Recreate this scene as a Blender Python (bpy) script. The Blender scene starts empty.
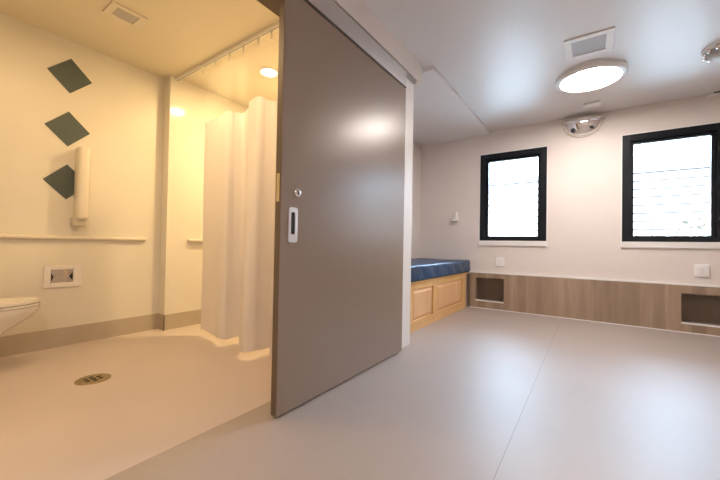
import bpy, bmesh, math, random
from mathutils import Vector, Matrix
random.seed(7)
PI = math.pi
SC = bpy.context.scene
COL = SC.collection

# ------------------------------------------------------------------ camera
yaw, pitch, roll = math.radians(34.88), math.radians(0.878), math.radians(1.036)
Fw = Vector((-math.sin(yaw)*math.cos(pitch), math.cos(yaw)*math.cos(pitch), math.sin(pitch)))
Rt = Vector((math.cos(yaw), math.sin(yaw), 0)); Up = Rt.cross(Fw)
R2 = Rt*math.cos(roll) + Up*math.sin(roll)
U2 = -Rt*math.sin(roll) + Up*math.cos(roll)
cam = bpy.data.cameras.new('camera'); co = bpy.data.objects.new('camera', cam); COL.objects.link(co)
cam.sensor_width = 36; cam.lens = 331.4/720*36; cam.clip_start = 0.02
m = Matrix((R2, U2, -Fw)).transposed().to_4x4(); m.translation = Vector((0, 0, 0.95)); co.matrix_world = m
SC.camera = co

# ------------------------------------------------------------------ sky, sun, exposure
SKY = 22.0
world = bpy.data.worlds.new('sky'); SC.world = world; world.use_nodes = True
bg = world.node_tree.nodes['Background']
bg.inputs[0].default_value = (0.55, 0.735, 1.0, 1); bg.inputs[1].default_value = SKY
sun = bpy.data.lights.new('sun', 'SUN'); sun.energy = 6; sun.angle = 0.02; sun.color = (1, .97, .93)
so = bpy.data.objects.new('sun', sun); COL.objects.link(so)
so.rotation_euler = (math.radians(42), 0, math.radians(12))      # comes over the roof from behind the camera
SC.view_settings.view_transform = 'Standard'; SC.view_settings.look = 'None'
SC.view_settings.gamma = 1; SC.view_settings.use_curve_mapping = False
SC.view_settings.exposure = 0.17
LAMP_ROOM = 62.0
LAMP_BATH_ADDED = 44.0
LAMP_SHOWER = 560.0
WARM = (1.0, 0.68, 0.34)

# ------------------------------------------------------------------ materials
def mat(name, col, rough=.5, metal=0.0, spec=.5, coat=0.0):
    m = bpy.data.materials.new(name); m.use_nodes = True
    b = m.node_tree.nodes['Principled BSDF']
    b.inputs['Base Color'].default_value = (*col, 1); b.inputs['Roughness'].default_value = rough
    b.inputs['Metallic'].default_value = metal; b.inputs['Specular IOR Level'].default_value = spec
    b.inputs['Coat Weight'].default_value = coat
    return m
def srgb(r, g, b):
    f = lambda c: (c/255/12.92) if c/255 <= .04045 else ((c/255+.055)/1.055)**2.4
    return (f(r), f(g), f(b))
def noisy(m, scale, amt, vec=(1, 1, 1), detail=3, bump=0.0, bscale=None, colmix=True):
    nt = m.node_tree; b = nt.nodes['Principled BSDF']; col = tuple(b.inputs['Base Color'].default_value)
    tc = nt.nodes.new('ShaderNodeTexCoord'); mp = nt.nodes.new('ShaderNodeMapping'); mp.inputs['Scale'].default_value = vec
    nt.links.new(tc.outputs['Object'], mp.inputs['Vector'])
    n = nt.nodes.new('ShaderNodeTexNoise'); n.inputs['Scale'].default_value = scale; n.inputs['Detail'].default_value = detail
    nt.links.new(mp.outputs[0], n.inputs['Vector'])
    if colmix:
        r = nt.nodes.new('ShaderNodeValToRGB')
        r.color_ramp.elements[0].position = .3; r.color_ramp.elements[1].position = .7
        r.color_ramp.elements[0].color = tuple(max(0, c*(1-amt)) for c in col[:3])+(1,)
        r.color_ramp.elements[1].color = tuple(min(1, c*(1+amt)) for c in col[:3])+(1,)
        nt.links.new(n.outputs[0], r.inputs[0]); nt.links.new(r.outputs[0], b.inputs['Base Color'])
    if bump:
        n2 = n
        if bscale:
            n2 = nt.nodes.new('ShaderNodeTexNoise'); n2.inputs['Scale'].default_value = bscale; nt.links.new(mp.outputs[0], n2.inputs['Vector'])
        bp = nt.nodes.new('ShaderNodeBump'); bp.inputs['Strength'].default_value = bump; bp.inputs['Distance'].default_value = .01
        nt.links.new(n2.outputs[0], bp.inputs['Height']); nt.links.new(bp.outputs[0], b.inputs['Normal'])
    return m
def emis(name, col, s):
    m = bpy.data.materials.new(name); m.use_nodes = True; nt = m.node_tree; nt.nodes.clear()
    o = nt.nodes.new('ShaderNodeOutputMaterial'); e = nt.nodes.new('ShaderNodeEmission')
    e.inputs[0].default_value = (*col, 1); e.inputs[1].default_value = s; nt.links.new(e.outputs[0], o.inputs[0]); return m

M = {}
M['wall'] = noisy(mat('painted_wall', (.84, .77, .72), .55), 60, .012, bump=.03)
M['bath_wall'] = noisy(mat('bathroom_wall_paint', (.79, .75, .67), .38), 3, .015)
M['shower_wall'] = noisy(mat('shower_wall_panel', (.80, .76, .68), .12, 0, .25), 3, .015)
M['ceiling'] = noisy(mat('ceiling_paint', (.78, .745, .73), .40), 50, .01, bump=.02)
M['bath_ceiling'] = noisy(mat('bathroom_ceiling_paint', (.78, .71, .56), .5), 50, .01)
M['base'] = noisy(mat('taupe_cove_base', (.50, .43, .345), .4), 8, .04)
M['white'] = noisy(mat('white_trim', (.90, .88, .86), .4), 30, .01)
M['cover'] = noisy(mat('white_cover_plate', (.93, .92, .92), .3), 30, .01)
M['plastic'] = noisy(mat('white_plastic', (.84, .82, .80), .3), 30, .01)
M['beige_plastic'] = noisy(mat('off_white_plastic', (.78, .72, .62), .35), 30, .01)
M['grey_plastic'] = noisy(mat('grey_plastic', (.38, .36, .34), .4), 30, .03)
M['bracket'] = noisy(mat('bracket_plastic', (.60, .54, .46), .4), 30, .02)
M['grille'] = noisy(mat('vent_mesh', (.50, .48, .47), .6), 200, .1)
M['door'] = noisy(mat('taupe_door_laminate', srgb(148, 129, 114), .31, 0, .65), 5, .012)
M['door_edge'] = noisy(mat('door_edge_band', srgb(112, 96, 80), .5), 5, .02)
M['alu'] = noisy(mat('brushed_aluminium', (.66, .62, .60), .38, 1.0), 4, .03, vec=(1, 1, 30))
M['chrome'] = noisy(mat('chrome', (.85, .86, .88), .12, 1.0), 6, .03)
M['mirror'] = noisy(mat('dome_mirror', (.88, .88, .90), .035, 1.0), 6, .01)
M['satin'] = noisy(mat('satin_steel', (.84, .82, .84), .4, .55), 20, .02)
M['dark'] = noisy(mat('dark_recess', (.02, .02, .02), .6), 10, .1)
M['brass'] = noisy(mat('brass_plate', (.66, .58, .44), .3, 1.0), 10, .05)
M['bronze'] = noisy(mat('drain_brass', (.40, .32, .19), .4, .8), 40, .2)
M['black'] = noisy(mat('black_window_frame', (.008, .011, .016), .3, 0, .35), 10, .1)
M['tile'] = noisy(mat('dark_green_grey_tile', srgb(86, 97, 96), .35), 60, .06)
M['porcelain'] = noisy(mat('white_porcelain', (.86, .82, .76), .12), 4, .01)
M['navy'] = noisy(mat('navy_vinyl', (.010, .055, .14), .36), 5, .22, vec=(1, 1, 1), bump=.7, bscale=11)
M['siding'] = mat('white_siding', (.60, .50, .44), .8)
M['leaf'] = noisy(mat('shrub_leaf', (.17, .135, .10), .7), 6, .2)
M['gravel'] = noisy(mat('pale_concrete', (.6, .6, .58), .9), 3, .08)
M['lamp_room'] = emis('room_lamp_diffuser', (1.0, .895, .825), LAMP_ROOM)
M['lamp_bath_added'] = emis('added_bath_lamp_diffuser', WARM, LAMP_BATH_ADDED)
M['lamp_shower'] = emis('shower_lamp_diffuser', (1, .72, .34), LAMP_SHOWER)

def floor_mat(name, col, rough, speck, spec=.5):
    m = mat(name, col, rough, 0, spec); nt = m.node_tree; b = nt.nodes['Principled BSDF']
    tc = nt.nodes.new('ShaderNodeTexCoord')
    n = nt.nodes.new('ShaderNodeTexNoise'); n.inputs['Scale'].default_value = 1.6; n.inputs['Detail'].default_value = 4
    r = nt.nodes.new('ShaderNodeValToRGB'); r.color_ramp.elements[0].position = .3; r.color_ramp.elements[1].position = .7
    r.color_ramp.elements[0].color = (*[c*.965 for c in col], 1); r.color_ramp.elements[1].color = (*[c*1.03 for c in col], 1)
    v = nt.nodes.new('ShaderNodeTexVoronoi'); v.inputs['Scale'].default_value = 26
    r2 = nt.nodes.new('ShaderNodeValToRGB'); r2.color_ramp.elements[0].position = .05; r2.color_ramp.elements[1].position = .09
    r2.color_ramp.elements[0].color = (1, 1, 1, 1); r2.color_ramp.elements[1].color = (0, 0, 0, 1)
    mx = nt.nodes.new('ShaderNodeMix'); mx.data_type = 'RGBA'
    mx.inputs[7].default_value = (*[min(1, c*speck) for c in col], 1)
    for q in (n, v): nt.links.new(tc.outputs['Object'], q.inputs['Vector'])
    nt.links.new(n.outputs[0], r.inputs[0]); nt.links.new(v.outputs['Distance'], r2.inputs[0])
    mt = nt.nodes.new('ShaderNodeMath'); mt.operation = 'MULTIPLY'; mt.inputs[1].default_value = .55
    nt.links.new(r2.outputs[0], mt.inputs[0]); nt.links.new(mt.outputs[0], mx.inputs[0])
    nt.links.new(r.outputs[0], mx.inputs[6]); nt.links.new(mx.outputs[2], b.inputs['Base Color'])
    return m
M['floor'] = floor_mat('room_vinyl_floor', (.45, .387, .352), .46, 1.35, .9)
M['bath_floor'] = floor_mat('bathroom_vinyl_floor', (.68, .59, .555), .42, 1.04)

def wood_mat(name, c0, c1, plank, scale_vec, rough, line=.0):
    m = mat(name, c0, rough); nt = m.node_tree; b = nt.nodes['Principled BSDF']
    tc = nt.nodes.new('ShaderNodeTexCoord'); mp = nt.nodes.new('ShaderNodeMapping'); mp.inputs['Scale'].default_value = scale_vec
    nt.links.new(tc.outputs['Object'], mp.inputs['Vector'])
    n = nt.nodes.new('ShaderNodeTexNoise'); n.inputs['Scale'].default_value = 1; n.inputs['Detail'].default_value = 5; n.inputs['Roughness'].default_value = .6
    nt.links.new(mp.outputs[0], n.inputs['Vector'])
    r = nt.nodes.new('ShaderNodeValToRGB'); r.color_ramp.elements[0].position = .3; r.color_ramp.elements[1].position = .72
    r.color_ramp.elements[0].color = (*c0, 1); r.color_ramp.elements[1].color = (*c1, 1)
    nt.links.new(n.outputs[0], r.inputs[0])
    if plank:
        sx = nt.nodes.new('ShaderNodeSeparateXYZ'); nt.links.new(tc.outputs['Object'], sx.inputs[0])
        d = nt.nodes.new('ShaderNodeMath'); d.operation = 'DIVIDE'; d.inputs[1].default_value = plank; nt.links.new(sx.outputs[0], d.inputs[0])
        fl = nt.nodes.new('ShaderNodeMath'); fl.operation = 'FLOOR'; nt.links.new(d.outputs[0], fl.inputs[0])
        wn = nt.nodes.new('ShaderNodeTexWhiteNoise'); wn.noise_dimensions = '1D'; nt.links.new(fl.outputs[0], wn.inputs['W'])
        mr = nt.nodes.new('ShaderNodeMapRange'); mr.inputs[3].default_value = .84; mr.inputs[4].default_value = 1.14
        nt.links.new(wn.outputs[0], mr.inputs[0])
        mx = nt.nodes.new('ShaderNodeVectorMath'); mx.operation = 'SCALE'
        nt.links.new(r.outputs[0], mx.inputs[0]); nt.links.new(mr.outputs[0], mx.inputs['Scale'])
        nt.links.new(mx.outputs[0], b.inputs['Base Color'])
    else: nt.links.new(r.outputs[0], b.inputs['Base Color'])
    return m
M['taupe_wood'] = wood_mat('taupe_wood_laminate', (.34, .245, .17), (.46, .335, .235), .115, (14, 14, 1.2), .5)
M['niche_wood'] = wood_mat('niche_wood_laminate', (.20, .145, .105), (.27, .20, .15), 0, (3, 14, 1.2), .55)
M['maple'] = wood_mat('maple_wood', (.74, .44, .17), (.86, .57, .26), 0, (10, 2, 7), .38)
M['maple_panel'] = wood_mat('maple_wood_panel', (.78, .46, .22), (.88, .57, .31), 0, (10, 9, 1.3), .38)

def glass_mat():
    m = bpy.data.materials.new('window_glass'); m.use_nodes = True; nt = m.node_tree; nt.nodes.clear()
    o = nt.nodes.new('ShaderNodeOutputMaterial'); t = nt.nodes.new('ShaderNodeBsdfTransparent'); g = nt.nodes.new('ShaderNodeBsdfGlossy')
    g.inputs['Roughness'].default_value = .01; f = nt.nodes.new('ShaderNodeFresnel'); f.inputs[0].default_value = 1.45
    t.inputs[0].default_value = (.95, .98, .97, 1)
    x = nt.nodes.new('ShaderNodeMixShader'); nt.links.new(f.outputs[0], x.inputs[0]); nt.links.new(t.outputs[0], x.inputs[1]); nt.links.new(g.outputs[0], x.inputs[2]); nt.links.new(x.outputs[0], o.inputs[0]); return m
M['glass'] = glass_mat()
def cloth_mat(name, col, trans, clear):
    m = bpy.data.materials.new(name); m.use_nodes = True; nt = m.node_tree; nt.nodes.clear()
    o = nt.nodes.new('ShaderNodeOutputMaterial'); d = nt.nodes.new('ShaderNodeBsdfDiffuse'); t = nt.nodes.new('ShaderNodeBsdfTranslucent'); c = nt.nodes.new('ShaderNodeBsdfTransparent')
    d.inputs[0].default_value = (*col, 1); t.inputs[0].default_value = (*col, 1)
    x = nt.nodes.new('ShaderNodeMixShader'); x.inputs[0].default_value = trans
    y = nt.nodes.new('ShaderNodeMixShader'); y.inputs[0].default_value = clear
    nt.links.new(d.outputs[0], x.inputs[1]); nt.links.new(t.outputs[0], x.inputs[2]); nt.links.new(x.outputs[0], y.inputs[1]); nt.links.new(c.outputs[0], y.inputs[2]); nt.links.new(y.outputs[0], o.inputs[0]); return m
M['curtain'] = cloth_mat('curtain_fabric', (.78, .74, .76), .30, 0)
M['net'] = cloth_mat('curtain_mesh_top', (.85, .82, .78), .5, .90)

# ------------------------------------------------------------------ helpers
class MB:
    def __init__(s): s.bm = bmesh.new()
    def box(s, a, b, bev=0, seg=2):
        lo = [min(a[i], b[i]) for i in range(3)]; hi = [max(a[i], b[i]) for i in range(3)]
        r = bmesh.ops.create_cube(s.bm, size=1)
        for v in r['verts']: v.co = Vector([(lo[i]+hi[i])/2 + v.co[i]*(hi[i]-lo[i]) for i in range(3)])
        if bev:
            es = list({e for v in r['verts'] for e in v.link_edges})
            bmesh.ops.bevel(s.bm, geom=es, offset=bev, segments=seg, profile=.5, affect='EDGES')
        return s
    def quad(s, *p):
        s.bm.faces.new([s.bm.verts.new(q) for q in p]); return s
    def lathe(s, prof, c=(0, 0, 0), axis='Z', n=40, sc=(1, 1, 1), a0=0, a1=2*PI, cap=False):
        full = abs(a1-a0-2*PI) < 1e-6; rings = []; cnt = n if full else n+1
        for (r, h) in prof:
            ring = []
            for k in range(cnt):
                a = a0+(a1-a0)*k/n; x, y, z = r*math.cos(a)*sc[0], r*math.sin(a)*sc[1], h*sc[2]
                p = {'Z': (x, y, z), 'X': (z, x, y), 'Y': (x, z, y)}[axis]
                ring.append(s.bm.verts.new((p[0]+c[0], p[1]+c[1], p[2]+c[2])))
            rings.append(ring)
        for i in range(len(rings)-1):
            for k in range(n):
                k2 = (k+1) % cnt
                s.bm.faces.new((rings[i][k], rings[i][k2], rings[i+1][k2], rings[i+1][k]))
        if full and cap:
            for ring, (r, h) in ((rings[0], prof[0]), (rings[-1], prof[-1])):
                if r > 1e-5: s.bm.faces.new(ring)
        return s
    def prism(s, poly, d):          # poly: 3D points, d: extrusion vector
        d = Vector(d); A = [s.bm.verts.new(p) for p in poly]; B = [s.bm.verts.new(Vector(p)+d) for p in poly]; n = len(A)
        s.bm.faces.new(A); s.bm.faces.new(B[::-1])
        for k in range(n): s.bm.faces.new((A[k], B[k], B[(k+1) % n], A[(k+1) % n]))
        return s
    def tube(s, pts, r, n=10, closed=False):
        pts = [Vector(p) for p in pts]; rings = []; N = len(pts)
        for i, p in enumerate(pts):
            t = (pts[(i+1) % N]-pts[i-1]) if closed else (pts[min(i+1, N-1)]-pts[max(i-1, 0)])
            t.normalize(); u = t.cross(Vector((0, 0, 1)))
            if u.length < .1: u = t.cross(Vector((1, 0, 0)))
            u.normalize(); w = t.cross(u)
            rings.append([s.bm.verts.new(p+u*math.cos(2*PI*k/n)*r+w*math.sin(2*PI*k/n)*r) for k in range(n)])
        for i in range(N if closed else N-1):
            a, b = rings[i], rings[(i+1) % N]
            for k in range(n): s.bm.faces.new((a[k], a[(k+1) % n], b[(k+1) % n], b[k]))
        if not closed: s.bm.faces.new(rings[0]); s.bm.faces.new(rings[-1][::-1])
        return s
    def build(s, name, m, parent=None, smooth=False, origin=None):
        bmesh.ops.remove_doubles(s.bm, verts=s.bm.verts, dist=1e-6)
        bmesh.ops.recalc_face_normals(s.bm, faces=s.bm.faces)
        off = Vector(origin) if origin else Vector((0, 0, 0)); o_off = off
        w = Vector((0, 0, 0)); p = parent
        while p: w += p.location; p = p.parent
        if parent and not origin: o_off = w; off = w
        bmesh.ops.translate(s.bm, verts=s.bm.verts, vec=-o_off)
        me = bpy.data.meshes.new(name); s.bm.to_mesh(me); s.bm.free()
        me.materials.append(m)
        if smooth:
            for f in me.polygons: f.use_smooth = True
            me.set_sharp_from_angle(angle=math.radians(35))
        o = bpy.data.objects.new(name, me); COL.objects.link(o); o.location = off-w
        if parent: o.parent = parent
        return o
def struct(mb, name, m, **k):
    o = mb.build(name, m, **k); o['kind'] = 'structure'; return o
def tag(o, label, cat, group=None):
    o['label'] = label; o['category'] = cat
    if group: o['group'] = group
    return o
def thing(name, label, cat, loc, group=None):
    o = bpy.data.objects.new(name, None); COL.objects.link(o); o.location = loc; o.empty_display_size = .1
    return tag(o, label, cat, group)
def sempty(name, loc):
    o = bpy.data.objects.new(name, None); COL.objects.link(o); o.location = loc; o['kind'] = 'structure'; return o

# ------------------------------------------------------------------ the setting
CZ = 2.75
XL, XR, YB, YW = -1.435, 3.2, -2.6, 5.36
XT = -1.58                                 # bathroom side of the door wall
XB, XS = -3.87, -3.74                      # diamond wall, shower side wall
YJ = 1.73                                  # jog where the shower begins
struct(MB().box((XT, YB-.15, -.1), (XR+.15, 7.0-1.5, 0)).box((-2.6, 2.97, -.1), (XT, 5.5, 0)), 'floor', M['floor'])
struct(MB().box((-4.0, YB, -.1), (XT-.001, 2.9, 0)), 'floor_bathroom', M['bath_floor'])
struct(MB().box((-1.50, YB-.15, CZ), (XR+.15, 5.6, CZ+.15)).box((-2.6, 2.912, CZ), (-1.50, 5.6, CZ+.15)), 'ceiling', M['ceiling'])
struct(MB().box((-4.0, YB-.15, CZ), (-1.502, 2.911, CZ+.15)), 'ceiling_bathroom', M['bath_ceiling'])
# sheet seam welded in the vinyl
tag(MB().box((-.3225, -.5, 0), (-.3205, 5.2, .0012)).build('floor_seam', mat('seam_weld', (.27, .22, .20), .5)), 'thin straight welded seam line running across the glossy vinyl floor', 'seam')

def wall_y(name, y0, y1, x0, x1, z1, holes, m):
    xs = sorted({x0, x1, *[v for h in holes for v in (h[0], h[1])]}); zs = sorted({0, z1, *[v for h in holes for v in (h[2], h[3])]})
    mb = MB()
    for i in range(len(xs)-1):
        for j in range(len(zs)-1):
            cx, cz = (xs[i]+xs[i+1])/2, (zs[j]+zs[j+1])/2
            if any(h[0] < cx < h[1] and h[2] < cz < h[3] for h in holes): continue
            mb.box((xs[i], y0, zs[j]), (xs[i+1], y1, zs[j+1]))
    return struct(mb, name, m)
W1 = (-1.440, -.520, 1.055, 2.400); W2 = (.322, 1.242, 1.055, 2.405)
N1 = (-1.490, -1.068, .112, .478); N2 = (.868, 1.290, .102, .458)
wall_y('wall_window', YW, YW+.19, -2.6, XR+.15, CZ, [W1, W2, N1, N2], M['wall'])
struct(MB().box((XL, YB, 0), (XT, -.12, CZ)).box((XL, 1.42, 0), (XT, 2.925, CZ)).box((XL, -.12, 2.37), (XT, 1.42, CZ)), 'wall_left', M['wall'])
struct(MB().box((-2.6, 2.9, 0), (XT, 2.925, CZ)), 'wall_alcove_near', M['wall'])
struct(MB().box((-2.6, 2.925, 0), (-2.457, YW, CZ)), 'wall_alcove_left', M['wall'])
struct(MB().box((XR, YB, 0), (XR+.15, YW, CZ)), 'wall_right', M['wall'])
struct(MB().box((-4.0, YB-.15, 0), (XR+.15, YB, CZ)), 'wall_back', M['wall'])
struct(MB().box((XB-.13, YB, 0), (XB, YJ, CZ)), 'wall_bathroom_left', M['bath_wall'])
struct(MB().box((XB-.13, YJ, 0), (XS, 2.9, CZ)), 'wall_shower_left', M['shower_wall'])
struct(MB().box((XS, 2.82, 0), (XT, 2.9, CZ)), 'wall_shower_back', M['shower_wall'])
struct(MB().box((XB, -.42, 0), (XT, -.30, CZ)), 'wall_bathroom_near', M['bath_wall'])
# coved bases in the bathroom
struct(MB().box((XB, -.30, 0), (XB+.006, YJ, .165)).box((XB, YJ-.006, 0), (XS+.006, YJ, .165)), 'baseboard_bathroom', M['base'])
struct(MB().box((XS, YJ-.006, 0), (XS+.006, 2.82, .165)).box((XS, 2.814, 0), (XT, 2.82, .165)), 'baseboard_shower', M['base'])
# bulkhead above the sliding door, soffit above the bed
struct(MB().box((XL-.004, YB, 2.562), (-1.392, 3.03, CZ)), 'trim_1', M['wall'])
struct(MB().box((-2.457, 3.08, 2.705), (-1.287, YW, CZ)), 'ceiling_soffit', M['ceiling'])
# slim corner bead at the free end of the door wall
struct(MB().box((XL, 2.70, 0), (XL+.003, 2.928, 2.562)), 'trim_2', M['white'])

struct(MB().box((XT-.004, -.12, 2.345), (XL-.012, 1.42, 2.370)).box((XT-.004, 1.395, 0), (XL-.012, 1.42, 2.345)), 'trim_4', M['door_edge'])

# windows
def window(idx, W, zs):
    x0, x1, z0, z1 = W
    r = sempty('window_%d' % idx, ((x0+x1)/2, YW, z0))
    f = MB(); t = .075
    def ring(mb, a0, a1, b0, b1, t, ya, yb, tb=None):
        tb = tb or t
        mb.box((a0, ya, b0), (a0+t, yb, b1), .002, 1).box((a1-t, ya, b0), (a1, yb, b1), .002, 1)
        mb.box((a0+t, ya, b0), (a1-t, yb, b0+tb), .002, 1).box((a0+t, ya, b1-t), (a1-t, yb, b1), .002, 1)
    ring(f, x0, x1, z0, z1, .080, YW-.006, YW+.12, .05)
    f.build('window_frame', M['black'], r)
    s = MB(); ring(s, x0+.080, x1-.080, z0+.05, z1-.080, .036, YW+.035, YW+.095, .022)
    s.build('sash', M['black'], r)
    MB().box((x0+.11, YW+.060, z0+.07), (x1-.11, YW+.066, z1-.11)).build('pane', M['glass'], r)
    MB().box((x0-.012, YW-.022, z0-.075), (x1+.012, YW-.001, z0-.001), .004).build('window_sill', M['white'], r)
    b = MB(); ring(b, x0-.014, x1+.014, z0-.004, z1+.014, .014, YW-.004, YW-.0005); b.build('corner_bead', M['white'], r)
window(1, W1, 0); window(2, W2, 0)

# sliding door with its rail
d = sempty('door_1', (-1.41, 1.95, 0.012))
tag(d, 'large taupe sliding door standing open in front of the bathroom wall', 'door')
DX0, DX1, DY0, DY1, DZ1 = -1.43, -1.382, 1.226, 2.668, 2.372
MB().box((DX0, DY0, .012), (DX1, DY1, DZ1), .003, 2).build('door_leaf', M['door'], d)
MB().box((DX0+.004, DY0-.0012, .02), (DX1-.004, DY0+.001, DZ1-.01)).build('edge_band', M['door_edge'], d)
MB().box((DX0+.012, DY0-.003, 1.18), (DX1-.012, DY0+.001, 1.335), .001).build('latch_plate', M['brass'], d)
h = MB()
yA, yB, zA, zB = 1.281, 1.349, .958, 1.156
def rrect(y0, y1, z0, z1, r, n=6):
    P = []
    for cy, cz, a in ((y1-r, z1-r, 0), (y0+r, z1-r, PI/2), (y0+r, z0+r, PI), (y1-r, z0+r, 1.5*PI)):
        for k in range(n+1): P.append((cy+r*math.cos(a+PI/2*k/n), cz+r*math.sin(a+PI/2*k/n)))
    return P
Po, Pi = rrect(yA, yB, zA, zB, .016), rrect(yA+.017, yB-.021, zA+.045, zB-.028, .005)
vo = [[h.bm.verts.new((DX1+dx, y, z)) for y, z in P] for P, dx in ((Po, 0), (Po, .005), (Pi, .006), (Pi, .001))]
for A_, B_ in zip(vo, vo[1:]):
    for k in range(len(A_)): h.bm.faces.new((A_[k], A_[(k+1) % len(A_)], B_[(k+1) % len(A_)], B_[k]))
hp = h.build('pull_handle', M['satin'], d)
MB().box((DX1, yA+.018, zA+.05), (DX1+.0025, yB-.022, zB-.026)).build('finger_recess', M['dark'], hp)
lk = MB().lathe([(.026, 0), (.026, .006), (.022, .010), (.014, .011), (.012, .014), (0, .014)], (DX1, 1.344, 1.243), 'X', 28).build('lock_cylinder', M['chrome'], d, smooth=True)
MB().box((DX1+.0135, 1.341, 1.234), (DX1+.0155, 1.347, 1.252)).build('keyhole', M['dark'], lk)
tr = sempty('trim_3', (-1.41, 1.0, 2.38)); tag(tr, 'brushed metal sliding door track above the taupe door', 'track')
MB().box((-1.434, YB+.02, 2.39), (-1.378, 2.668, 2.528), .003).build('track_cover', M['alu'], tr)
MB().box((-1.434, 2.669, 2.385), (-1.385, 2.676, 2.54)).build('end_cap', M['dark'], tr)
MB().box((-1.434, YB+.02, 2.530), (-1.400, 2.92, 2.560)).build('shadow_gap', M['grey_plastic'], tr)

# ------------------------------------------------------------------ panelling under the windows
YP = 5.335
wp = thing('wall_panelling', 'low taupe wood-grain panelling with two open niches under the windows', 'panelling', (.5, YP, 0))
pm = MB(); PX0, PX1, PZ = -1.572, 2.6, .548
xs = [PX0, N1[0], N1[1], N2[0], N2[1], PX1]
def cell(x0, x1, z0, z1): pm.box((x0, YP, z0), (x1, YW-.0005, z1))
cell(xs[0], xs[1], 0, PZ); cell(xs[2], xs[3], 0, PZ); cell(xs[4], xs[5], 0, PZ)
cell(N1[0], N1[1], 0, N1[2]); cell(N1[0], N1[1], N1[3], PZ); cell(N2[0], N2[1], 0, N2[2]); cell(N2[0], N2[1], N2[3], PZ)
pm.build('panel', M['taupe_wood'], wp)
MB().box((PX0-.02, YP-.004, PZ), (PX1, YW-.0005, PZ+.022), .002).build('cap_rail', M['white'], wp)
MB().box((PX0-.045, YP+.008, 0), (PX0-.001, YW-.0005, PZ-.02)).build('gap_shade_board', M['niche_wood'], wp)  # dark board stands in for the shade in the gap beside the bed
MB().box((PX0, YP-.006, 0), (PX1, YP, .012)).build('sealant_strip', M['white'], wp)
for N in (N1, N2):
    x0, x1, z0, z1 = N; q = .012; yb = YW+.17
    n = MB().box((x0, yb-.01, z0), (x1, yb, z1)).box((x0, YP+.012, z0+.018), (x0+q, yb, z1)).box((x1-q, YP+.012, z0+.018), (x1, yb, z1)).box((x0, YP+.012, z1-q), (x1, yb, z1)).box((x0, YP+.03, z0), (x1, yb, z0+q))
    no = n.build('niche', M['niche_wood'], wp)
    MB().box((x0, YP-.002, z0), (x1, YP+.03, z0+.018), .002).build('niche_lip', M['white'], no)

# ------------------------------------------------------------------ bed
bd = thing('platform_bed', 'maple platform bed with framed front panels in the alcove', 'bed', (-2.02, 4.2, 0))
BX, BY0, BY1, BZ = -1.602, 3.06, 5.225, .555
MB().box((-2.45, BY0, .02), (BX-.022, BY1-.01, BZ-.025)).build('carcass', M['maple'], bd)
MB().box((-2.455, BY0, BZ-.025), (BX+.012, BY1+.107, BZ), .005).build('top_board', M['maple'], bd)
fr = MB(); st = [(BY0, 3.345), (3.915, 4.05), (5.05, BY1)]
for a, b in st: fr.box((BX-.022, a, .0), (BX, b, BZ-.026), .003)
for a, b in ((3.345, 3.915), (4.05, 5.05)):
    fr.box((BX-.022, a, .0), (BX-.001, b, .115), .003); fr.box((BX-.022, a, .462), (BX-.001, b, BZ-.026), .003)
fr.build('front_frame', M['maple'], bd)
for a, b in ((3.345, 3.915), (4.05, 5.05)):
    z0, z1 = .115, .462; c = .04
    p = MB(); X0, X1 = BX-.021, BX-.004
    O = [(X0, a, z0), (X0, b, z0), (X0, b, z1), (X0, a, z1)]; I = [(X1, a+c, z0+c), (X1, b-c, z0+c), (X1, b-c, z1-c), (X1, a+c, z1-c)]
    vo = [p.bm.verts.new(v) for v in O]; vi = [p.bm.verts.new(v) for v in I]
    for k in range(4): p.bm.faces.new((vo[k], vo[(k+1) % 4], vi[(k+1) % 4], vi[k]))
    p.bm.faces.new(vi); p.build('raised_panel', M['maple_panel'], bd)
mt = MB().box((-2.445, BY0+.01, BZ+.001), (-1.568, BY1+.108, .742), .028, 4)
bmesh.ops.subdivide_edges(mt.bm, edges=[e for e in mt.bm.edges if e.calc_length() > .08], cuts=22, use_grid_fill=True)
for v in mt.bm.verts:
    x, y, z = v.co
    if z > BZ+.03:
        v.co.z += .004*math.sin(9*y+2*x)*math.cos(7*x)+.003*math.sin(23*y+5*x)
    if x > -1.62 and BZ+.02 < z < .72: v.co.x += .006*math.sin(17*y+22*z)+.004*math.sin(41*y-15*z)
tag(mt.build('mattress', M['navy'], smooth=True, origin=(-2.03, 4.2, BZ)), 'wrinkled navy blue vinyl mattress lying on the maple platform bed', 'mattress')

# ------------------------------------------------------------------ wall things in the room
def outlet(x, z, label):
    t = thing('wall_outlet', label, 'outlet', (x, YW, z-.07), 'outlets above the panelling')
    MB().box((x-.060, YW-.016, z-.07), (x+.058, YW, z+.07), .004).build('cover_plate', M['cover'], t)
    MB().box((x-.018, YW-.0195, z-.036), (x+.018, YW-.014, z+.036), .003).build('socket', M['white'], t)
outlet(-1.130, .735, 'white square wall outlet below the left window')
outlet(1.045, .730, 'white square wall outlet below the right window')
hk = MB(); x, z = -1.83, 1.42
top = (x+.02, YW, z+.09); 
vs = [(x+.035, YW, z+.10), (x-.075, YW, z-.055), (x+.055, YW, z-.055), (x+.015, YW-.02, z+.10), (x-.055, YW-.075, z-.05), (x+.045, YW-.075, z-.055)]
V = [hk.bm.verts.new(v) for v in vs]
for f in ((0, 3, 4, 1), (0, 2, 5, 3), (3, 5, 4), (1, 4, 5, 2), (0, 1, 2)): hk.bm.faces.new([V[k] for k in f])
bmesh.ops.bevel(hk.bm, geom=list(hk.bm.edges), offset=.006, segments=2, affect='EDGES')
tag(hk.build('wall_hook', M['plastic'], smooth=True, origin=(x, YW, z)), 'small white wedge-shaped hook on the wall above the bed', 'hook')

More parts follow.
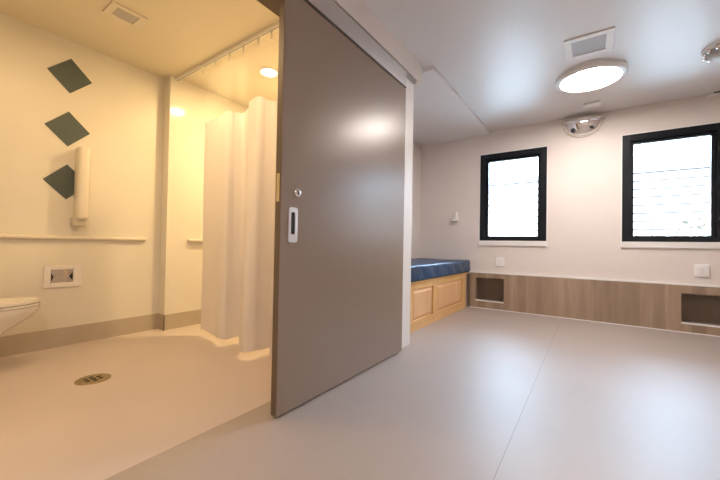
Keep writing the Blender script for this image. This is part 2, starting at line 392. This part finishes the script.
# half-dome mirror under the ceiling
cx, cz = -.10, 2.675
dm = thing('dome_mirror', 'half-dome chrome mirror with beige rim high between the windows', 'mirror', (cx, YW, cz-.2))
pr = [(math.cos(a), math.sin(a)) for a in [i*PI/2/14 for i in range(15)]]
dome = MB(); rings = []
for (c, s_) in pr:
    rings.append([dome.bm.verts.new((cx+.222*c*math.cos(t), YW-.012-.12*s_, cz+.200*c*math.sin(t))) for t in [PI+PI*k/32 for k in range(33)]])
for i in range(14):
    for k in range(32): dome.bm.faces.new((rings[i][k], rings[i][k+1], rings[i+1][k+1], rings[i+1][k]))
dome.build('mirror_dome', M['mirror'], dm, smooth=True)
rim = [(cx+.232*math.cos(PI+PI*k/32), YW-.010, cz+.208*math.sin(PI+PI*k/32)) for k in range(33)]
rim += [(cx+.232*math.cos(PI*k/16), YW-.010-.13*math.sin(PI*k/16), cz+.004) for k in range(1, 16)]
MB().tube(rim, .0095, 8, True).build('rim', M['beige_plastic'], dm, smooth=True)
MB().prism([(cx+.23*math.cos(PI*k/16), YW-.13*math.sin(PI*k/16), cz+.002) for k in range(17)], (0, 0, .006)).build('top_cover', M['beige_plastic'], dm)
for sx in (-.115, .10):
    MB().lathe([(.020, 0), (.020, .018), (.014, .024), (0, .024)], (cx+sx, YW-.092, cz-.125), 'Y', 16, (1, 1, -1)).build('dark_stud', M['dark'], dm, smooth=True)  # two dark studs on the lower part of the dome

# ------------------------------------------------------------------ room ceiling things
def round_lamp(name, x, y, label, mk, r=.30):
    t = thing(name, label, 'ceiling light', (x, y, CZ-.05), 'ceiling lamps')
    MB().lathe([(r, 0), (r+.012, .006), (r+.026, .02), (r+.026, .05)], (x, y, CZ-.05), 'Z', 64).lathe([(r, 0), (r-.022, .002), (r-.024, .012)], (x, y, CZ-.05), 'Z', 64).build('trim_ring', M['plastic'], t, smooth=True)
    MB().lathe([(r-.023, .008), (r-.05, .004), (.001, .002)], (x, y, CZ-.05), 'Z', 64).build('diffuser', M[mk], t, smooth=True)
    return t
round_lamp('ceiling_lamp', -.018, 4.15, 'glowing white round ceiling lamp in front of the two windows', 'lamp_room', .287)
round_lamp('ceiling_lamp', 1.1, -.7, 'unseen round ceiling lamp added behind the viewer to light the floor', 'lamp_room')  # out of view, added to light the near part of the room
round_lamp('ceiling_lamp', -2.45, .65, 'unseen warm round lamp added on the bathroom ceiling near the doorway', 'lamp_bath_added', .22)  # lamp beyond the frame edge, added to light the bathroom

def vent(x0, x1, y0, y1, label, inset, m_, dz=.012):
    t = thing('ceiling_vent', label, 'vent', ((x0+x1)/2, (y0+y1)/2, CZ-dz))
    a = inset; f = MB(); zt, zb = CZ, CZ-dz
    f.box((x0, y0, zb), (x1, y0+a[1], zt), .002, 1).box((x0, y1-a[1], zb), (x1, y1, zt), .002, 1).box((x0, y0+a[1], zb), (x0+a[0], y1-a[1], zt), .002, 1).box((x1-a[0], y0+a[1], zb), (x1, y1-a[1], zt), .002, 1)
    f.build('frame', m_, t)
    MB().box((x0+a[0], y0+a[1], CZ-.005), (x1-a[0], y1-a[1], CZ-.001)).build('grille', M['grille'], t)
vent(-.205, .150, 3.325, 3.690, 'square white ceiling vent beside the round ceiling lamp', (.055, .055), M['plastic'])
vent(-3.155, -2.95, .935, 1.180, 'small rectangular vent in the warm lit bathroom ceiling', (.036, .047), M['beige_plastic'])
t = thing('ceiling_sensor', 'small pale rectangular plate on the ceiling above the dome mirror', 'sensor', (0, 4.98, CZ-.02))
MB().box((-.085, 4.90, CZ-.02), (.085, 5.03, CZ), .006).build('sensor_body', M['plastic'], t)
MB().box((-.06, 4.925, CZ-.023), (.06, 5.005, CZ-.018), .002).build('sensor_face', M['white'], t)
# metallic dome fixture at the right edge of the frame
t = thing('dome_fixture', 'grey domed ceiling fixture with chrome studs at the right photo edge', 'ceiling fixture', (1.06, 4.18, CZ-.1))
fx, fy = .985, 4.18
MB().lathe([(.175, 0), (.175, -.02), (.15, -.03)], (fx, fy, CZ), 'Z', 40).build('base_ring', M['plastic'], t, smooth=True)
MB().lathe([(.15, -.025), (.14, -.06), (.10, -.095), (.05, -.11), (.001, -.113)], (fx, fy, CZ), 'Z', 40).build('dome', M['grey_plastic'], t, smooth=True)
for k in range(14):
    a = 2*PI*k/14
    MB().lathe([(.001, -.022), (.014, -.016), (.02, 0), (.014, .016), (.001, .022)], (fx+.158*math.cos(a), fy+.158*math.sin(a), CZ-.036), 'Z', 12).build('chrome_stud', M['chrome'], t, smooth=True)
t = thing('wall_fixture', 'slim white fixture at the wall top above the right window', 'fixture', (1.3, YW-.03, 2.70))
MB().box((1.07, YW-.045, 2.715), (1.6, YW, 2.748), .008).build('housing', M['plastic'], t)
MB().box((1.13, YW-.05, 2.735), (1.55, YW-.044, 2.746)).build('slot', M['dark'], t)

# ------------------------------------------------------------------ bathroom things
for (y, z, lb) in ((.928, 2.430, 'dark grey-green diamond tile highest on the bathroom wall'), (.923, 1.948, 'dark grey-green diamond tile in the middle of the wall column'), (.923, 1.470, 'lowest dark diamond tile partly hidden behind the folded support rail')):
    q = .158
    tag(MB().prism([(XB, y-q, z), (XB, y, z-q), (XB, y+q, z), (XB, y, z+q)], (.005, 0, 0)).build('diamond_tile', M['tile'], origin=(XB, y, z)), lb, 'tile', 'diamond tiles on the bathroom wall')
# bumper rail
g = thing('wall_rail', 'long off-white horizontal rail along the bathroom diamond wall', 'rail', (XB, .6, .95))
MB().box((XB, -.30, .952), (XB+.035, 1.555, .986), .012, 3).build('rail', M['beige_plastic'], g, smooth=True)
MB().box((XB, 1.545, .953), (XB+.036, 1.580, .985), .014, 3).build('end_cap', M['beige_plastic'], g, smooth=True)
g = thing('wall_rail', 'short beige rail on the shower side wall behind the curtain', 'rail', (XS, 2.3, .95))
MB().box((XS, 1.965, .952), (XS+.05, 2.72, .985), .012, 3).build('rail', M['beige_plastic'], g, smooth=True)
MB().box((XS, 1.950, .953), (XS+.051, 1.972, .984), .013, 3).build('end_cap', M['beige_plastic'], g, smooth=True)
# folded support rail
g = thing('folding_support_rail', 'off-white support rail folded upright against the bathroom wall', 'support rail', (XB, 1.02, 1.05))
MB().box((XB, .955, 1.075), (XB+.10, 1.045, 1.155), .012, 3).build('hinge_bracket', M['bracket'], g, smooth=True)
MB().box((XB+.008, .970, 1.13), (XB+.135, 1.058, 1.795), .03, 4).build('padded_arm', M['beige_plastic'], g, smooth=True)
MB().box((XB, .985, 1.70), (XB+.03, 1.015, 1.76), .006, 2).build('catch', M['beige_plastic'], g)
# recessed box
y0, y1, z0, z1 = .790, 1.048, .528, .722
g = thing('recessed_wall_box', 'off-white recessed wall box beside the toilet under the rail', 'wall box', (XB, .92, z0))
f = MB(); X1 = XB+.014
f.box((XB, y0, z0), (X1, y0+.045, z1), .004).box((XB, y1-.058, z0), (X1, y1, z1), .004).box((XB, y0+.045, z0), (X1, y1-.058, z0+.04), .004).box((XB, y0+.045, z1-.035), (X1, y1-.058, z1), .004)
f.build('frame', M['plastic'], g)
MB().box((XB, y0+.045, z0+.04), (XB+.002, y1-.058, z1-.035)).build('back_plate', M['alu'], g)
for yy, w in ((y0+.05, .014), (y1-.064, -.022)):
    MB().prism([(XB+.003, yy, .585), (XB+.003, yy, .655), (XB+.003, yy+w, .622)], (.009, 0, 0)).build('spring_clip', M['dark'], g)
MB().box((XB+.002, y0+.13, z0+.045), (XB+.006, y0+.150, z1-.04)).box((XB+.002, y0+.052, z0+.10), (XB+.005, y1-.062, z0+.106)).build('divider', M['chrome'], g)
# floor drain
dx, dy = -2.785, .838
g = thing('floor_drain', 'round brass floor drain set in the bathroom floor', 'drain', (dx, dy, 0))
MB().lathe([(.001, .002), (.098, .002), (.100, .0), (.1, -.01)], (dx, dy, .001), 'Z', 40).build('drain_plate', M['bronze'], g)
s = MB()
for k in range(6):
    a = PI*k/3; s.lathe([(.001, .0035), (.013, .0035), (.013, 0)], (dx+.042*math.cos(a), dy+.042*math.sin(a), .001), 'Z', 12)
s.lathe([(.001, .0035), (.016, .0035), (.016, 0)], (dx, dy, .001), 'Z', 14)
s.build('drain_hole', M['dark'], g)
# shower downlight
lx, ly = -2.785, 2.268
g = thing('shower_downlight', 'small bright round downlight in the shower ceiling', 'downlight', (lx, ly, CZ-.01), 'ceiling lamps')
MB().lathe([(.078, 0), (.098, 0), (.100, .01)], (lx, ly, CZ-.01), 'Z', 36).build('bezel', M['plastic'], g)
MB().lathe([(.078, .003), (.001, .003)], (lx, ly, CZ-.01), 'Z', 36).build('diffuser', M['lamp_shower'], g)

# toilet: elongated bowl pointing along +Y, tank towards the near wall
tx, ty = -3.42, .685
g = thing('toilet', 'white toilet with closed seat at the left edge of the bathroom', 'toilet', (tx, .25, 0))
def oval(L, W, z, n=40, back=-.05, cy=0):   # egg outline, tip at ty
    pts = []
    for k in range(n):
        a = 2*PI*k/n; y = math.sin(a); x = math.cos(a)*(W/2)*(1-.10*y)
        pts.append((tx+x, ty-L/2+y*L/2-cy, z))
    return pts
bw = MB(); secs = [(.47, .36, .462, 0), (.47, .365, .445, .002), (.455, .355, .42, .012), (.41, .33, .38, .05), (.35, .29, .335, .115), (.29, .25, .29, .18), (.24, .22, .23, .23), (.23, .20, .12, .24), (.25, .22, .0, .22)]
rg = [[bw.bm.verts.new(p) for p in oval(L, W, z, 40, 0, c)] for (L, W, z, c) in secs]
for i in range(len(rg)-1):
    for k in range(40): bw.bm.faces.new((rg[i][k], rg[i][(k+1) % 40], rg[i+1][(k+1) % 40], rg[i+1][k]))
bw.bm.faces.new(rg[0]); bw.bm.faces.new(rg[-1]); bw.build('bowl', M['porcelain'], g, smooth=True)
for nm, za, zb, e in (('seat', .466, .481, .004), ('lid', .486, .506, -.004)):
    s = MB(); ra = [s.bm.verts.new(p) for p in oval(.475+e, .37+e, za)]; rb = [s.bm.verts.new(p) for p in oval(.475+e, .37+e, zb)]
    for k in range(40): s.bm.faces.new((ra[k], ra[(k+1) % 40], rb[(k+1) % 40], rb[k]))
    s.bm.faces.new(ra); tf = s.bm.faces.new(rb)
    bmesh.ops.bevel(s.bm, geom=list(tf.edges), offset=.006, segments=2, affect='EDGES'); s.build(nm, M['porcelain'], g, smooth=True)
MB().box((tx-.21, -.29, .40), (tx+.21, -.10, .80), .03, 4).box((tx-.11, -.28, 0), (tx+.11, .3, .40), .03, 3).build('tank', M['porcelain'], g, smooth=True)
MB().box((tx-.22, -.295, .80), (tx+.22, -.09, .83), .01, 2).build('tank_lid', M['porcelain'], g)

# shower curtain on its ceiling track
TY = 1.80
g = thing('curtain_track', 'white ceiling track carrying the shower curtain', 'track', (-2.7, TY, CZ-.03))
MB().box((XS, TY-.018, CZ-.030), (-1.585, TY+.018, CZ), .003).build('rail', M['plastic'], g)
MB().box((XS, TY-.006, CZ-.032), (-1.585, TY+.006, CZ-.029)).build('slot', M['grey_plastic'], g)
c = thing('shower_curtain', 'pale beige shower curtain with sheer mesh top hanging in folds', 'curtain', (-2.7, TY, .03))
ctrl = [(-3.270, 1.868), (-3.15, 1.858), (-2.98, 1.835), (-2.83, 1.785), (-2.765, 1.80), (-2.745, 1.88), (-2.70, 1.955), (-2.60, 1.91), (-2.48, 1.78), (-2.40, 1.712), (-2.31, 1.692), (-2.262, 1.74), (-2.27, 1.83), (-2.24, 1.92), (-2.17, 1.93), (-2.10, 1.80), (-2.04, 1.74), (-1.98, 1.84), (-1.93, 1.90), (-1.86, 1.82), (-1.80, 1.76), (-1.74, 1.83), (-1.66, 1.80)]
def cr(P, n):
    out = []
    for i in range(len(P)-1):
        p0, p1, p2, p3 = [Vector(P[max(0, min(len(P)-1, i+j))]).to_2d() if 0 else Vector((*P[max(0, min(len(P)-1, i+j))], 0)) for j in (-1, 0, 1, 2)]
        for k in range(n):
            t = k/n; out.append(.5*((2*p1)+(-p0+p2)*t+(2*p0-5*p1+4*p2-p3)*t*t+(-p0+3*p1-3*p2+p3)*t**3))
    out.append(Vector((*P[-1], 0))); return out
path = cr(ctrl, 7)
def cloth(z0, z1, nz):
    mb = MB(); rows = []
    for j in range(nz+1):
        z = z0+(z1-z0)*j/nz; f = max(0, (z-.4)/2.3); am = 1-.62*f**1.3; row = []
        for i, p in enumerate(path):
            x = p.x+.05*f*(0 if i > len(path)*.7 else 1)*(1-i/len(path)); y = TY+(p.y-TY)*am+.004*math.sin(3*z+i*.5)
            zz = z+(.006*math.sin(i*.35) if j == 0 else 0)
            row.append(mb.bm.verts.new((x, y, zz)))
        rows.append(row)
    for j in range(nz):
        for i in range(len(path)-1): mb.bm.faces.new((rows[j][i], rows[j][i+1], rows[j+1][i+1], rows[j+1][i]))
    return mb
cloth(.062, 2.165, 24).build('curtain_cloth', M['curtain'], c, smooth=True)
cloth(2.165, 2.66, 8).build('mesh_top', M['net'], c, smooth=True)
for x in (-3.22, -3.00, -2.78, -2.57, -2.36, -2.19, -2.06, -1.94, -1.82, -1.70):
    MB().tube([(x, TY, 2.718), (x, TY, 2.69), (x+.012, TY, 2.672), (x+.004, TY, 2.655), (x-.010, TY, 2.665)], .005, 6).lathe([(.010, -.006), (.010, .006)], (x, TY, 2.712), 'Z', 10)  .build('hook', M['plastic'], c, smooth=True)

# ------------------------------------------------------------------ outside
struct(MB().box((-14, 5.6, -1.2), (26, 40, -1.0)), 'ground', M['gravel'])
b = thing('neighbouring_building', 'bright white building with horizontal siding seen through the windows', 'building', (4, 15, -1.0))
w = MB().box((-7, 15, -1), (20, 19, 3.75)); w.build('wall', M['siding'], b)
s = MB()
for k in range(16): s.box((-7, 14.965, -.6+.28*k), (20, 15, -.545+.28*k))
s.build('siding_shadow_gap', mat('siding_joint', (.045, .034, .03), .8), b)
MB().box((-7.2, 14.8, 3.75), (20.2, 19.2, 3.86)).build('roof_edge', mat('roof_edge', (.35, .36, .37), .7), b)
def shrub(x, y, r, h, lb):
    rng = random.Random(int(x*100)); mb = MB()
    for k in range(170):
        a = rng.uniform(0, 2*PI); u = rng.uniform(-.6, 1); rr = r*math.sqrt(max(0, 1-u*u*.8))*rng.uniform(.7, 1)
        c_ = Vector((x+rr*math.cos(a), y+rr*math.sin(a), h+u*r)); n1 = Vector((rng.gauss(0, 1), rng.gauss(0, 1), rng.gauss(0, 1))).normalized(); n2 = n1.orthogonal().normalized()*.09; n1 = n1*.16
        mb.quad(c_-n1, c_+n2, c_+n1, c_-n2)
    t = thing('shrub', lb, 'shrub', (x, y, -1))
    mb.build('foliage', M['leaf'], t)
    MB().tube([(x, y, -1.0), (x, y, h)], .04, 8).build('stem', mat('bark', (.3, .25, .2), .9), t)
shrub(2.5, 12.0, .75, 1.15, 'pale leafy shrub outside the right window, right of the other shrub')
shrub(1.2, 11.2, .5, .85, 'low pale shrub outside the right window near its left side')
